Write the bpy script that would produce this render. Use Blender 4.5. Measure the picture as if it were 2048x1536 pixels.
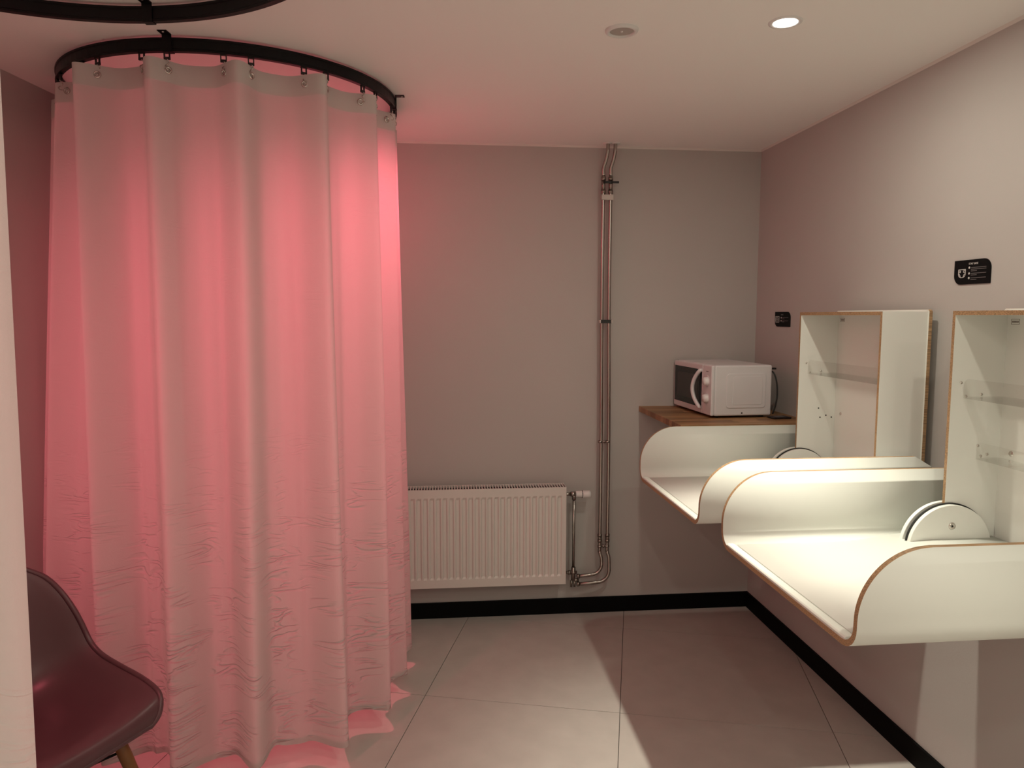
import bpy, bmesh, math, random
from mathutils import Vector, Matrix
random.seed(7)
R = math.radians
for o in list(bpy.data.objects):
    bpy.data.objects.remove(o)
scene = bpy.context.scene
COL = scene.collection

# ------------------------------------------------------------------ camera
H, D, W, CZ = 2.4207, 3.6984, 1.6565, 1.5710     # ceiling, back wall, right wall, eye height
YAW, PITCH, ROLL, FPX = .0993, .0933, .0016, 1457.81
cam_d = bpy.data.cameras.new('camera')
cam = bpy.data.objects.new('camera', cam_d)
COL.objects.link(cam)
fwd = Vector((math.sin(YAW) * math.cos(PITCH), math.cos(YAW) * math.cos(PITCH), -math.sin(PITCH)))
rgt = Vector((math.cos(YAW), -math.sin(YAW), 0))
upv = rgt.cross(fwd)
r2 = rgt * math.cos(ROLL) + upv * math.sin(ROLL)
u2 = upv * math.cos(ROLL) - rgt * math.sin(ROLL)
cam.matrix_world = Matrix(((r2.x, u2.x, -fwd.x, 0), (r2.y, u2.y, -fwd.y, 0), (r2.z, u2.z, -fwd.z, CZ), (0, 0, 0, 1)))
cam_d.sensor_width = 36
cam_d.lens = FPX / 2048 * 36
cam_d.clip_start = .02
scene.camera = cam

# ------------------------------------------------------------------ world and exposure
world = bpy.data.worlds.new('world')
scene.world = world
world.use_nodes = True
world.node_tree.nodes['Background'].inputs[0].default_value = (.02, .018, .016, 1)
world.node_tree.nodes['Background'].inputs[1].default_value = .3
scene.view_settings.view_transform = 'Standard'
scene.view_settings.look = 'None'
scene.view_settings.gamma = 1
scene.view_settings.use_curve_mapping = False
scene.view_settings.exposure = 0.0
BEAM_W, SPILL_W, PINK1_W, PINK2_W, PINK1_B, PINK2_B = 134.0, 6.2, 3.2, 1.4, 88.0, 32.0
WHITE_C, PINK_C = (1.0, .955, .79), (1.0, .145, .21)
LAMPS = ((1.006, 2.114), (1.006, .70), (1.006, -.70), (.0, -.15), (.0, -1.15), (-.95, -.25), (-.95, -1.15))  # the middle and left ones are unseen, added to raise bounce light
PL1 = (-.86, 3.16, .95)                   # added pink globe, unseen fill light in the closed booth
RC1, RR1 = (-.764, 2.995), .595           # far curtain ring
RC2, RR2 = (-.888, 1.447), .733           # near curtain ring

# ------------------------------------------------------------------ materials
MATS = {}
def mat(name, col, rough=.5, metal=0., spec=.5, noise=None, bump=None, coat=0.):
    m = bpy.data.materials.new(name)
    m.use_nodes = True
    nt = m.node_tree
    b = nt.nodes['Principled BSDF']
    b.inputs['Base Color'].default_value = (*col, 1)
    b.inputs['Roughness'].default_value = rough
    b.inputs['Metallic'].default_value = metal
    b.inputs['Specular IOR Level'].default_value = spec
    b.inputs['Coat Weight'].default_value = coat
    tc = nt.nodes.new('ShaderNodeTexCoord')
    if noise:                                   # (scale, amount)
        n = nt.nodes.new('ShaderNodeTexNoise')
        n.inputs['Scale'].default_value = noise[0]
        n.inputs['Detail'].default_value = 5
        nt.links.new(tc.outputs['Object'], n.inputs['Vector'])
        cr = nt.nodes.new('ShaderNodeValToRGB')
        a = noise[1]
        cr.color_ramp.elements[0].position = .3
        cr.color_ramp.elements[1].position = .7
        cr.color_ramp.elements[0].color = (*[c * (1 - a) for c in col], 1)
        cr.color_ramp.elements[1].color = (*[min(1, c * (1 + a)) for c in col], 1)
        nt.links.new(n.outputs['Fac'], cr.inputs['Fac'])
        nt.links.new(cr.outputs['Color'], b.inputs['Base Color'])
    if bump:                                    # (scale, strength, distance)
        n = nt.nodes.new('ShaderNodeTexNoise')
        n.inputs['Scale'].default_value = bump[0]
        n.inputs['Detail'].default_value = 4
        nt.links.new(tc.outputs['Object'], n.inputs['Vector'])
        bp = nt.nodes.new('ShaderNodeBump')
        bp.inputs['Strength'].default_value = bump[1]
        bp.inputs['Distance'].default_value = bump[2]
        nt.links.new(n.outputs['Fac'], bp.inputs['Height'])
        nt.links.new(bp.outputs['Normal'], b.inputs['Normal'])
    MATS[name] = m
    return m

mat('wall_paint', (.49, .46, .44), .75, bump=(180, .12, .002), noise=(2.5, .015))
mat('ceiling_paint', (.88, .86, .83), .85, bump=(220, .08, .001))
mat('caulk', (.72, .68, .64), .7)
mat('grout', (.10, .085, .075), .9)
mat('tile', (.50, .47, .435), .42, noise=(9, .05), bump=(60, .05, .001), spec=.35)
mat('baseboard', (.0015, .0015, .0015), .6, spec=.12)
mat('laminate', (.78, .78, .735), .38, spec=.4)
mat('tray_laminate', (.69, .70, .65), .45, spec=.35)
mat('black_metal', (.004, .0035, .004), .42, spec=.22)
mat('black_plastic', (.008, .008, .008), .45)
mat('steel', (.62, .58, .54), .28, metal=1)
mat('chrome', (.62, .57, .53), .2, metal=1)
mat('pipe_chrome', (.42, .38, .35), .24, metal=1)
mat('brass_dark', (.30, .26, .23), .35, metal=1)
mat('radiator_enamel', (.70, .66, .62), .35)
mat('radiator_shade', (.05, .045, .04), .6)
mat('white_plastic', (.74, .72, .71), .35)
mat('micro_white', (.70, .67, .68), .3, spec=.5)
mat('micro_glass', (.004, .0035, .0035), .22, spec=.3)
mat('micro_mesh', (.02, .016, .014), .35)
mat('sign_black', (.003, .003, .0035), .6, spec=.15)
mat('sign_white', (.60, .58, .56), .5)
mat('sign_grey', (.13, .12, .12), .5)
mat('label_print', (.16, .12, .10), .6)
mat('chair_shell', (.10, .044, .052), .34, spec=.5)
mat('chair_wood', (.20, .085, .025), .45, noise=(14, .25))
mat('header_cloth', (.70, .68, .65), .9)
mat('hole', (.02, .017, .015), .7)

def ply_mat(name, col, freq=700):
    m = mat(name, col, .5)
    nt = m.node_tree
    b = nt.nodes['Principled BSDF']
    tc = nt.nodes.new('ShaderNodeTexCoord')
    n = nt.nodes.new('ShaderNodeTexNoise')
    n.inputs['Scale'].default_value = 18
    mp = nt.nodes.new('ShaderNodeMapping')
    mp.inputs['Scale'].default_value = (1, 22, 22)
    nt.links.new(tc.outputs['Object'], mp.inputs['Vector'])
    nt.links.new(mp.outputs['Vector'], n.inputs['Vector'])
    cr = nt.nodes.new('ShaderNodeValToRGB')
    cr.color_ramp.elements[0].position = .38
    cr.color_ramp.elements[1].position = .62
    cr.color_ramp.elements[0].color = (*[c * .62 for c in col], 1)
    cr.color_ramp.elements[1].color = (*[c * 1.2 for c in col], 1)
    nt.links.new(n.outputs['Fac'], cr.inputs['Fac'])
    nt.links.new(cr.outputs['Color'], b.inputs['Base Color'])
    return m
ply_mat('plywood_edge', (.40, .25, .13))

def wood_mat(name, c1, c2):
    m = mat(name, c1, .48)
    nt = m.node_tree
    b = nt.nodes['Principled BSDF']
    tc = nt.nodes.new('ShaderNodeTexCoord')
    mp = nt.nodes.new('ShaderNodeMapping')
    mp.inputs['Scale'].default_value = (3, 55, 55)
    n = nt.nodes.new('ShaderNodeTexNoise')
    n.inputs['Scale'].default_value = 3.2
    n.inputs['Detail'].default_value = 6
    nt.links.new(tc.outputs['Object'], mp.inputs['Vector'])
    nt.links.new(mp.outputs['Vector'], n.inputs['Vector'])
    cr = nt.nodes.new('ShaderNodeValToRGB')
    cr.color_ramp.elements[0].position = .32
    cr.color_ramp.elements[1].position = .68
    cr.color_ramp.elements[0].color = (*c1, 1)
    cr.color_ramp.elements[1].color = (*c2, 1)
    nt.links.new(n.outputs['Fac'], cr.inputs['Fac'])
    nt.links.new(cr.outputs['Color'], b.inputs['Base Color'])
wood_mat('stave_light', (.29, .15, .06), (.44, .25, .115))
wood_mat('stave_mid', (.22, .11, .042), (.35, .185, .08))
wood_mat('stave_dark', (.15, .07, .026), (.26, .13, .052))

def cloth_mat(name, col, trans, wrinkle):
    m = bpy.data.materials.new(name)
    m.use_nodes = True
    nt = m.node_tree
    nt.nodes.remove(nt.nodes['Principled BSDF'])
    out = nt.nodes['Material Output']
    d = nt.nodes.new('ShaderNodeBsdfDiffuse')
    t = nt.nodes.new('ShaderNodeBsdfTranslucent')
    mx = nt.nodes.new('ShaderNodeMixShader')
    d.inputs['Color'].default_value = (*col, 1)
    t.inputs['Color'].default_value = (*col, 1)
    mx.inputs[0].default_value = trans
    nt.links.new(d.outputs[0], mx.inputs[1])
    nt.links.new(t.outputs[0], mx.inputs[2])
    nt.links.new(mx.outputs[0], out.inputs['Surface'])
    # creases: long sideways wrinkles that grow towards the hem, plus a fine weave
    uv = nt.nodes.new('ShaderNodeUVMap')
    uv.uv_map = 'cloth'
    mp = nt.nodes.new('ShaderNodeMapping')
    mp.inputs['Scale'].default_value = (3.6, 17, 1)
    nt.links.new(uv.outputs['UV'], mp.inputs['Vector'])
    n1 = nt.nodes.new('ShaderNodeTexNoise')
    n1.inputs['Scale'].default_value = 1.6
    n1.inputs['Detail'].default_value = 1.5
    n1.inputs['Distortion'].default_value = 1.1
    nt.links.new(mp.outputs['Vector'], n1.inputs['Vector'])
    rid = nt.nodes.new('ShaderNodeMath'); rid.operation = 'SUBTRACT'; rid.inputs[1].default_value = .5
    nt.links.new(n1.outputs['Fac'], rid.inputs[0])
    ab = nt.nodes.new('ShaderNodeMath'); ab.operation = 'ABSOLUTE'
    nt.links.new(rid.outputs[0], ab.inputs[0])
    sm = nt.nodes.new('ShaderNodeMapRange')
    sm.interpolation_type = 'SMOOTHSTEP'
    sm.inputs['From Min'].default_value = 0
    sm.inputs['From Max'].default_value = .075
    sm.inputs['To Min'].default_value = 1
    sm.inputs['To Max'].default_value = 0
    nt.links.new(ab.outputs[0], sm.inputs['Value'])
    sp = nt.nodes.new('ShaderNodeSeparateXYZ')
    nt.links.new(uv.outputs['UV'], sp.inputs[0])
    mr = nt.nodes.new('ShaderNodeMapRange')
    mr.interpolation_type = 'SMOOTHSTEP'
    mr.inputs['From Min'].default_value = 1.30
    mr.inputs['From Max'].default_value = .35
    mr.inputs['To Min'].default_value = .04
    mr.inputs['To Max'].default_value = 1
    nt.links.new(sp.outputs[1], mr.inputs['Value'])
    n3 = nt.nodes.new('ShaderNodeTexNoise'); n3.inputs['Scale'].default_value = 9; n3.inputs['Detail'].default_value = 2
    nt.links.new(uv.outputs['UV'], n3.inputs['Vector'])
    pr3 = nt.nodes.new('ShaderNodeMapRange'); pr3.interpolation_type = 'SMOOTHSTEP'
    pr3.inputs['From Min'].default_value = .42; pr3.inputs['From Max'].default_value = .62
    nt.links.new(n3.outputs['Fac'], pr3.inputs['Value'])
    mq = nt.nodes.new('ShaderNodeMath'); mq.operation = 'MULTIPLY'
    nt.links.new(sm.outputs[0], mq.inputs[0]); nt.links.new(pr3.outputs[0], mq.inputs[1])
    ml = nt.nodes.new('ShaderNodeMath'); ml.operation = 'MULTIPLY'
    nt.links.new(mq.outputs[0], ml.inputs[0]); nt.links.new(mr.outputs[0], ml.inputs[1])
    n2 = nt.nodes.new('ShaderNodeTexNoise')
    n2.inputs['Scale'].default_value = 420
    nt.links.new(uv.outputs['UV'], n2.inputs['Vector'])
    m2 = nt.nodes.new('ShaderNodeMath'); m2.operation = 'MULTIPLY'; m2.inputs[1].default_value = .06
    nt.links.new(n2.outputs['Fac'], m2.inputs[0])
    ad = nt.nodes.new('ShaderNodeMath'); ad.operation = 'ADD'
    nt.links.new(ml.outputs[0], ad.inputs[0]); nt.links.new(m2.outputs[0], ad.inputs[1])
    bp = nt.nodes.new('ShaderNodeBump')
    bp.inputs['Strength'].default_value = wrinkle
    bp.inputs['Distance'].default_value = .006
    nt.links.new(ad.outputs[0], bp.inputs['Height'])
    nt.links.new(bp.outputs['Normal'], d.inputs['Normal'])
    nt.links.new(bp.outputs['Normal'], t.inputs['Normal'])
    MATS[name] = m
cloth_mat('curtain_cloth', (.75, .73, .705), .60, .95)
cloth_mat('curtain_header', (.70, .68, .65), .3, .2)

m = bpy.data.materials.new('acrylic')
m.use_nodes = True
nt = m.node_tree
nt.nodes.remove(nt.nodes['Principled BSDF'])
tr = nt.nodes.new('ShaderNodeBsdfTransparent'); tr.inputs[0].default_value = (.978, .976, .97, 1)
gl = nt.nodes.new('ShaderNodeBsdfGlossy'); gl.inputs['Roughness'].default_value = .04
lw = nt.nodes.new('ShaderNodeLayerWeight'); pw = nt.nodes.new('ShaderNodeMath'); pw.operation = 'POWER'; pw.inputs[1].default_value = 4
nt.links.new(lw.outputs['Facing'], pw.inputs[0])
fr = nt.nodes.new('ShaderNodeMath'); fr.operation = 'MULTIPLY_ADD'; fr.inputs[1].default_value = .6; fr.inputs[2].default_value = .03
nt.links.new(pw.outputs[0], fr.inputs[0])
mx = nt.nodes.new('ShaderNodeMixShader')
nt.links.new(fr.outputs[0], mx.inputs[0]); nt.links.new(tr.outputs[0], mx.inputs[1]); nt.links.new(gl.outputs[0], mx.inputs[2])
nt.links.new(mx.outputs[0], nt.nodes['Material Output'].inputs['Surface'])
MATS['acrylic'] = m

def emit_mat(name, col, s):
    m = bpy.data.materials.new(name)
    m.use_nodes = True
    nt = m.node_tree
    nt.nodes.remove(nt.nodes['Principled BSDF'])
    e = nt.nodes.new('ShaderNodeEmission')
    e.inputs[0].default_value = (*col, 1)
    e.inputs[1].default_value = s
    nt.links.new(e.outputs[0], nt.nodes['Material Output'].inputs['Surface'])
    MATS[name] = m
emit_mat('lens_white', (1, .95, .86), 9)
emit_mat('lens_pink', (1, .35, .42), 6)
emit_mat('fill_pink', PINK_C, PINK1_W / (.075 ** 2 * 4 * math.pi * math.pi))

# ------------------------------------------------------------------ mesh helpers
class MB:
    """collects shapes in world or local coordinates; build() links them as ONE mesh object"""
    def __init__(self):
        self.v, self.f, self.mi, self.sm = [], [], [], []
        self.uv = None
    def add(self, vs, fs, mi=0, smooth=False):
        o = len(self.v)
        self.v += [tuple(p) for p in vs]
        for f in fs:
            self.f.append([i + o for i in f]); self.mi.append(mi); self.sm.append(smooth)
        return self
    def box(self, a, b, mi=0):
        x0, y0, z0 = a; x1, y1, z1 = b
        return self.add([(x0, y0, z0), (x1, y0, z0), (x1, y1, z0), (x0, y1, z0), (x0, y0, z1), (x1, y0, z1), (x1, y1, z1), (x0, y1, z1)],
                        [(0, 3, 2, 1), (4, 5, 6, 7), (0, 1, 5, 4), (1, 2, 6, 5), (2, 3, 7, 6), (3, 0, 4, 7)], mi)
    def prism(self, poly, axis, a, b, mi=0, smi=None, smooth=False):
        """poly: 2-D outline; axis 0/1/2 = extrusion axis from a to b; smi = material of the rim"""
        n = len(poly)
        def P(p, t):
            if axis == 0: return (t, p[0], p[1])
            if axis == 1: return (p[0], t, p[1])
            return (p[0], p[1], t)
        vs = [P(p, a) for p in poly] + [P(p, b) for p in poly]
        self.add(vs, [tuple(range(n))[::-1], tuple(range(n, 2 * n))], mi)
        o = len(self.v) - 2 * n
        for i in range(n):
            j = (i + 1) % n
            self.f.append([o + i, o + j, o + n + j, o + n + i]); self.mi.append(mi if smi is None else smi); self.sm.append(smooth)
        return self
    def tube(self, pts, r, seg=10, mi=0, cap=True, closed=False):
        pts = [Vector(p) for p in pts]
        n = len(pts)
        rr = r if isinstance(r, (list, tuple)) else [r] * n
        vs, fs = [], []
        prev = None
        for i, p in enumerate(pts):
            if closed: t = (pts[(i + 1) % n] - pts[i - 1]).normalized()
            else: t = (pts[min(i + 1, n - 1)] - pts[max(i - 1, 0)]).normalized()
            if prev is None:
                a = Vector((0, 0, 1)) if abs(t.z) < .9 else Vector((1, 0, 0))
                u = t.cross(a).normalized()
            else:
                u = (prev - t * prev.dot(t)).normalized()
            prev = u
            w = t.cross(u)
            for k in range(seg):
                c, s = math.cos(2 * math.pi * k / seg), math.sin(2 * math.pi * k / seg)
                vs.append(p + (u * c + w * s) * rr[i])
        for i in range(n if closed else n - 1):
            for k in range(seg):
                a = i * seg + k; b = i * seg + (k + 1) % seg
                j = ((i + 1) % n) * seg
                fs.append((a, b, j + (k + 1) % seg, j + k))
        self.add(vs, fs, mi, True)
        if cap and not closed:
            o = len(self.v) - len(vs)
            self.f.append([o + k for k in range(seg)][::-1]); self.mi.append(mi); self.sm.append(False)
            self.f.append([o + (n - 1) * seg + k for k in range(seg)]); self.mi.append(mi); self.sm.append(False)
        return self
    def lathe(self, prof, c, axis, seg=24, mi=0):
        """prof: (radius, offset along axis); c centre; axis Vector"""
        ax = Vector(axis).normalized()
        a = Vector((0, 0, 1)) if abs(ax.z) < .9 else Vector((1, 0, 0))
        u = ax.cross(a).normalized(); w = ax.cross(u)
        c = Vector(c)
        vs, fs = [], []
        for (r, t) in prof:
            for k in range(seg):
                th = 2 * math.pi * k / seg
                vs.append(c + ax * t + (u * math.cos(th) + w * math.sin(th)) * max(r, 1e-5))
        for i in range(len(prof) - 1):
            for k in range(seg):
                fs.append((i * seg + k, i * seg + (k + 1) % seg, (i + 1) * seg + (k + 1) % seg, (i + 1) * seg + k))
        self.add(vs, fs, mi, True)
        return self
    def build(self, name, mats, parent=None, org=None, bevel=0, seg=2, auto=40):
        """org: world point taken as local origin when parented"""
        me = bpy.data.meshes.new(name)
        o3 = Vector(org) if org is not None else Vector((0, 0, 0))
        me.from_pydata([Vector(p) - o3 for p in self.v], [], self.f)
        for m_ in ([mats] if isinstance(mats, str) else mats):
            me.materials.append(MATS[m_])
        me.polygons.foreach_set('material_index', self.mi)
        me.polygons.foreach_set('use_smooth', self.sm)
        if self.uv:
            l = me.uv_layers.new(name='cloth')
            for lp in me.loops:
                l.data[lp.index].uv = self.uv[lp.vertex_index]
        bm = bmesh.new(); bm.from_mesh(me)
        bmesh.ops.recalc_face_normals(bm, faces=bm.faces)
        bm.to_mesh(me); bm.free()
        ob = bpy.data.objects.new(name, me)
        COL.objects.link(ob)
        if parent: ob.parent = parent
        if bevel:
            md = ob.modifiers.new('bevel', 'BEVEL'); md.width = bevel; md.segments = seg; md.limit_method = 'ANGLE'; md.angle_limit = R(auto)
            md.harden_normals = False
        return ob

def tag(o, label=None, cat=None, group=None, kind=None):
    if label: o['label'] = label
    if cat: o['category'] = cat
    if group: o['group'] = group
    if kind: o['kind'] = kind
    return o
def thing(name, label, cat, loc, rz=0, group=None):
    e = bpy.data.objects.new(name, None)
    e.empty_display_size = .05
    COL.objects.link(e)
    e.location = loc; e.rotation_euler = (0, 0, rz)
    return tag(e, label, cat, group)

def smooth_path(pts, n=6, closed=False):
    """Catmull-Rom through the points"""
    P = [Vector(p) for p in pts]
    out = []
    m = len(P)
    for i in range(m if closed else m - 1):
        if closed: p0, p1, p2, p3 = P[i - 1], P[i], P[(i + 1) % m], P[(i + 2) % m]
        else: p0, p1, p2, p3 = P[max(i - 1, 0)], P[i], P[i + 1], P[min(i + 2, m - 1)]
        for k in range(n):
            t = k / n
            out.append(.5 * ((2 * p1) + (p2 - p0) * t + (2 * p0 - 5 * p1 + 4 * p2 - p3) * t * t + (3 * p1 - p0 - 3 * p2 + p3) * t ** 3))
    if not closed: out.append(P[-1])
    return out

# ------------------------------------------------------------------ room
Y0 = -1.7
def lx(y): return -1.476 + (y - 3.061) * .110          # the left wall stands a little askew
ROOM = [(lx(Y0), Y0), (W, Y0), (W, D), (lx(D), D)]
fl = MB().prism(ROOM, 2, -.06, -.004).build('floor', 'grout'); tag(fl, kind='structure')
TH, TO, TS, TG = .2654, (.7027, 2.7063), .8, .0028
e1 = Vector((math.cos(TH), -math.sin(TH))); e2 = Vector((math.sin(TH), math.cos(TH)))
def clip(poly, a, b):
    out = []
    n = Vector((-(b[1] - a[1]), b[0] - a[0]))
    f = lambda p: (p[0] - a[0]) * n.x + (p[1] - a[1]) * n.y
    for i in range(len(poly)):
        p, q = poly[i - 1], poly[i]
        fp, fq = f(p), f(q)
        if (fp >= 0) != (fq >= 0):
            t = fp / (fp - fq)
            out.append((p[0] + (q[0] - p[0]) * t, p[1] + (q[1] - p[1]) * t))
        if fq >= 0: out.append(q)
    return out
for i in range(-5, 4):
    for j in range(-8, 4):
        o2 = Vector(TO) + e1 * (i * TS) + e2 * (j * TS)
        g = TG / 2
        q = [o2 + e1 * g + e2 * g, o2 + e1 * (TS - g) + e2 * g, o2 + e1 * (TS - g) + e2 * (TS - g), o2 + e1 * g + e2 * (TS - g)]
        q = [(p.x, p.y) for p in q]
        for k in range(4):
            if len(q) >= 3: q = clip(q, ROOM[k], ROOM[(k + 1) % 4])
        if len(q) >= 3:
            c = sum((Vector(p) for p in q), Vector((0, 0))) / len(q)
            t = MB().prism([(p[0] - c.x, p[1] - c.y) for p in q], 2, -.004, 0).build('floor_tile', 'tile', fl)
            t.location = (c.x, c.y, 0)
tag(MB().box((lx(Y0) - .3, Y0 - .1, H), (W + .1, D + .1, H + .08)).build('ceiling', 'ceiling_paint'), kind='structure')
tag(MB().box((lx(Y0) - .3, D, -.06), (W + .1, D + .1, H)).build('wall_back', 'wall_paint'), kind='structure')
tag(MB().box((W, Y0 - .1, -.06), (W + .1, D, H)).build('wall_right', 'wall_paint'), kind='structure')
tag(MB().prism([(lx(Y0) - .1, Y0), (lx(Y0), Y0), (lx(D), D), (lx(D) - .1, D)], 2, -.06, H).build('wall_left', 'wall_paint'), kind='structure')
tag(MB().box((lx(Y0) - .3, Y0 - .1, -.06), (W + .1, Y0, H)).build('wall_front', 'wall_paint'), kind='structure')
BT, BH = .012, .083
tag(MB().box((lx(D) + .002, D - BT, 0), (W, D, BH)).build('baseboard_back', 'baseboard', bevel=.002), kind='structure')
tag(MB().box((W - BT, Y0, 0), (W, D - BT, BH)).build('baseboard_right', 'baseboard', bevel=.002), kind='structure')
tag(MB().prism([(lx(Y0), Y0), (lx(Y0) + BT, Y0), (lx(D) + BT, D - BT), (lx(D), D - BT)], 2, 0, BH).build('baseboard_left', 'baseboard', bevel=.002), kind='structure')
tag(MB().prism([(D, H), (D - .007, H), (D, H - .009)], 0, lx(D), W).build('trim_1', 'caulk'), kind='structure')
tag(MB().prism([(W, H), (W - .007, H), (W, H - .009)], 1, Y0, D).build('trim_2', 'caulk'), kind='structure')

# ------------------------------------------------------------------ ceiling lamps and speaker
def downlight(x, y, label, mlens, colr, power, rad=.041, lsize=.05, group=None, beam=0, bsize=57, bblend=1.):
    t = thing('ceiling_downlight', label, 'ceiling light', (x, y, H), 0, group)
    MB().lathe([(rad - .006, -.0005), (rad - .006, -.003), (rad, -.004), (rad + .006, -.002), (rad + .007, 0)], (0, 0, 0), (0, 0, 1), 40).build('trim_ring', 'white_plastic', t)
    MB().lathe([(0, -.0025), (rad - .006, -.0022)], (0, 0, 0), (0, 0, 1), 40).build('lens', mlens, t)
    ld = bpy.data.lights.new('downlight_lamp', 'AREA')
    ld.shape = 'DISK'; ld.size = lsize; ld.energy = power; ld.color = colr
    l = bpy.data.objects.new('downlight_lamp', ld)
    COL.objects.link(l); l.parent = t; l.location = (0, 0, -.006)
    if beam:                                     # the reflector's main beam
        sd = bpy.data.lights.new('downlight_beam', 'SPOT')
        sd.energy = beam; sd.color = colr; sd.spot_size = R(bsize); sd.spot_blend = bblend; sd.shadow_soft_size = .022
        b = bpy.data.objects.new('downlight_beam', sd)
        COL.objects.link(b); b.parent = t; b.location = (0, 0, -.008)
    return t
wl = ['white recessed ceiling downlight glowing above the gap between the two changing tables',
      'white ceiling downlight beside the viewer, above the frame', 'white ceiling downlight in the right corner behind the viewer',
      'added white fill downlight just behind the viewer, raising the bounce light', 'added white fill downlight by the wall behind the viewer, raising the bounce light',
      'added white fill downlight on the left behind the viewer', 'added white fill downlight in the left corner behind the viewer']
for k, (x, y) in enumerate(LAMPS):
    downlight(x, y, wl[k], 'lens_white', WHITE_C, SPILL_W, beam=BEAM_W, group='white ceiling downlights')
downlight(-.55, 3.18, 'pink ceiling downlight inside the drawn ring curtain', 'lens_pink', PINK_C, .8, beam=PINK1_B, bsize=150, bblend=1, lsize=.05, group='pink booth downlights')
t = thing('fill_globe', 'added pink globe fill light, unseen inside the closed ring curtain', 'lamp', (PL1[0], PL1[1], 0))  # extra source on a stand, added to lift the low folds
MB().lathe([(0, 0), (.10, 0), (.10, .012), (.02, .02), (.009, .03)], (0, 0, 0), (0, 0, 1), 28).build('base', 'white_plastic', t)
MB().tube([(0, 0, .02), (0, 0, PL1[2] - .05)], .009, 12).build('pole', 'white_plastic', t)
MB().lathe([(.075 * math.sin(math.pi * k / 16), -.075 * math.cos(math.pi * k / 16)) for k in range(17)], (0, 0, PL1[2]), (0, 0, 1), 28).build('globe', 'fill_pink', t)
downlight(-1.0, 1.48, 'pink ceiling downlight above the nearer open curtain booth', 'lens_pink', PINK_C, PINK2_W, beam=PINK2_B, bsize=125, bblend=.8, lsize=.05, group='pink booth downlights')

t = thing('ceiling_speaker', 'round white ceiling speaker or vent with grey mesh centre', 'speaker', (.549, 2.221, H))
MB().lathe([(.036, -.0015), (.037, -.007), (.042, -.009), (.048, -.006), (.050, 0)], (0, 0, 0), (0, 0, 1), 40).build('rim', 'white_plastic', t)
mat('speaker_mesh', (.42, .38, .35), .8, bump=(900, .4, .001))
MB().lathe([(0, -.004), (.037, -.003)], (0, 0, 0), (0, 0, 1), 40).build('mesh', 'speaker_mesh', t)
MB().lathe([(0, -.0065), (.003, -.006), (.004, -.003)], (0, 0, 0), (0, 0, 1), 16).build('knob', 'white_plastic', t)

# ------------------------------------------------------------------ curtain rails
def rail(c, r, label, angs, flip=()):
    t = thing('curtain_rail', label, 'curtain rail', (c[0], c[1], H), 0, 'round black ceiling rails')
    z0, z1, hw = -.0497, -.0095, .0085
    n = 120
    prof = [(-hw, z0), (-hw, z0 + .006), (-hw + .0025, z0 + .008), (-hw + .0025, z1 - .008), (-hw, z1 - .006), (-hw, z1), (hw, z1), (hw, z1 - .006), (hw - .0025, z1 - .008), (hw - .0025, z0 + .008), (hw, z0 + .006), (hw, z0)]
    mb = MB(); m_ = len(prof)
    vs = [((r + p[0]) * math.cos(2 * math.pi * i / n), (r + p[0]) * math.sin(2 * math.pi * i / n), p[1]) for i in range(n) for p in prof]
    fs = [(i * m_ + k, i * m_ + (k + 1) % m_, ((i + 1) % n) * m_ + (k + 1) % m_, ((i + 1) % n) * m_ + k) for i in range(n) for k in range(m_)]
    mb.add(vs, fs, 0, False)
    mb.build('track', 'black_metal', t)
    for a in angs:
        mb = MB()
        mb.box((-.012, -.014, z0 - .002), (.012, .014, z0))            # strap under the track
        mb.box((hw, -.014, z0 - .002), (hw + .0025, .014, -.0025))     # upright on the outside
        mb.box((hw, -.014, -.0025), (hw + .034, .014, 0))              # foot on the ceiling
        mb.box((-.012, -.014, z0 - .002), (-.0095, .014, z0 + .012))
        if a in flip: mb.v = [(-p[0], p[1], p[2]) for p in mb.v]
        ob = mb.build('bracket', 'black_metal', t)
        ob.rotation_euler = (0, 0, R(a)); ob.location = (r * math.cos(R(a)), r * math.sin(R(a)), 0)
        s = MB().lathe([(0, -.005), (.003, -.0045), (.004, -.0025)], ((-1 if a in flip else 1) * (hw + .024), 0, 0), (0, 0, 1), 12).build('screw', 'steel', ob)
    return t
rail(RC1, RR1, 'round black curtain rail carrying the drawn pink-lit curtain', (-95, -4, 86, 176))
rail(RC2, RR2, 'round black curtain rail cut off at the top edge, nearest the viewer', (82, -8, -98, 172), flip=(82,))

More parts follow.
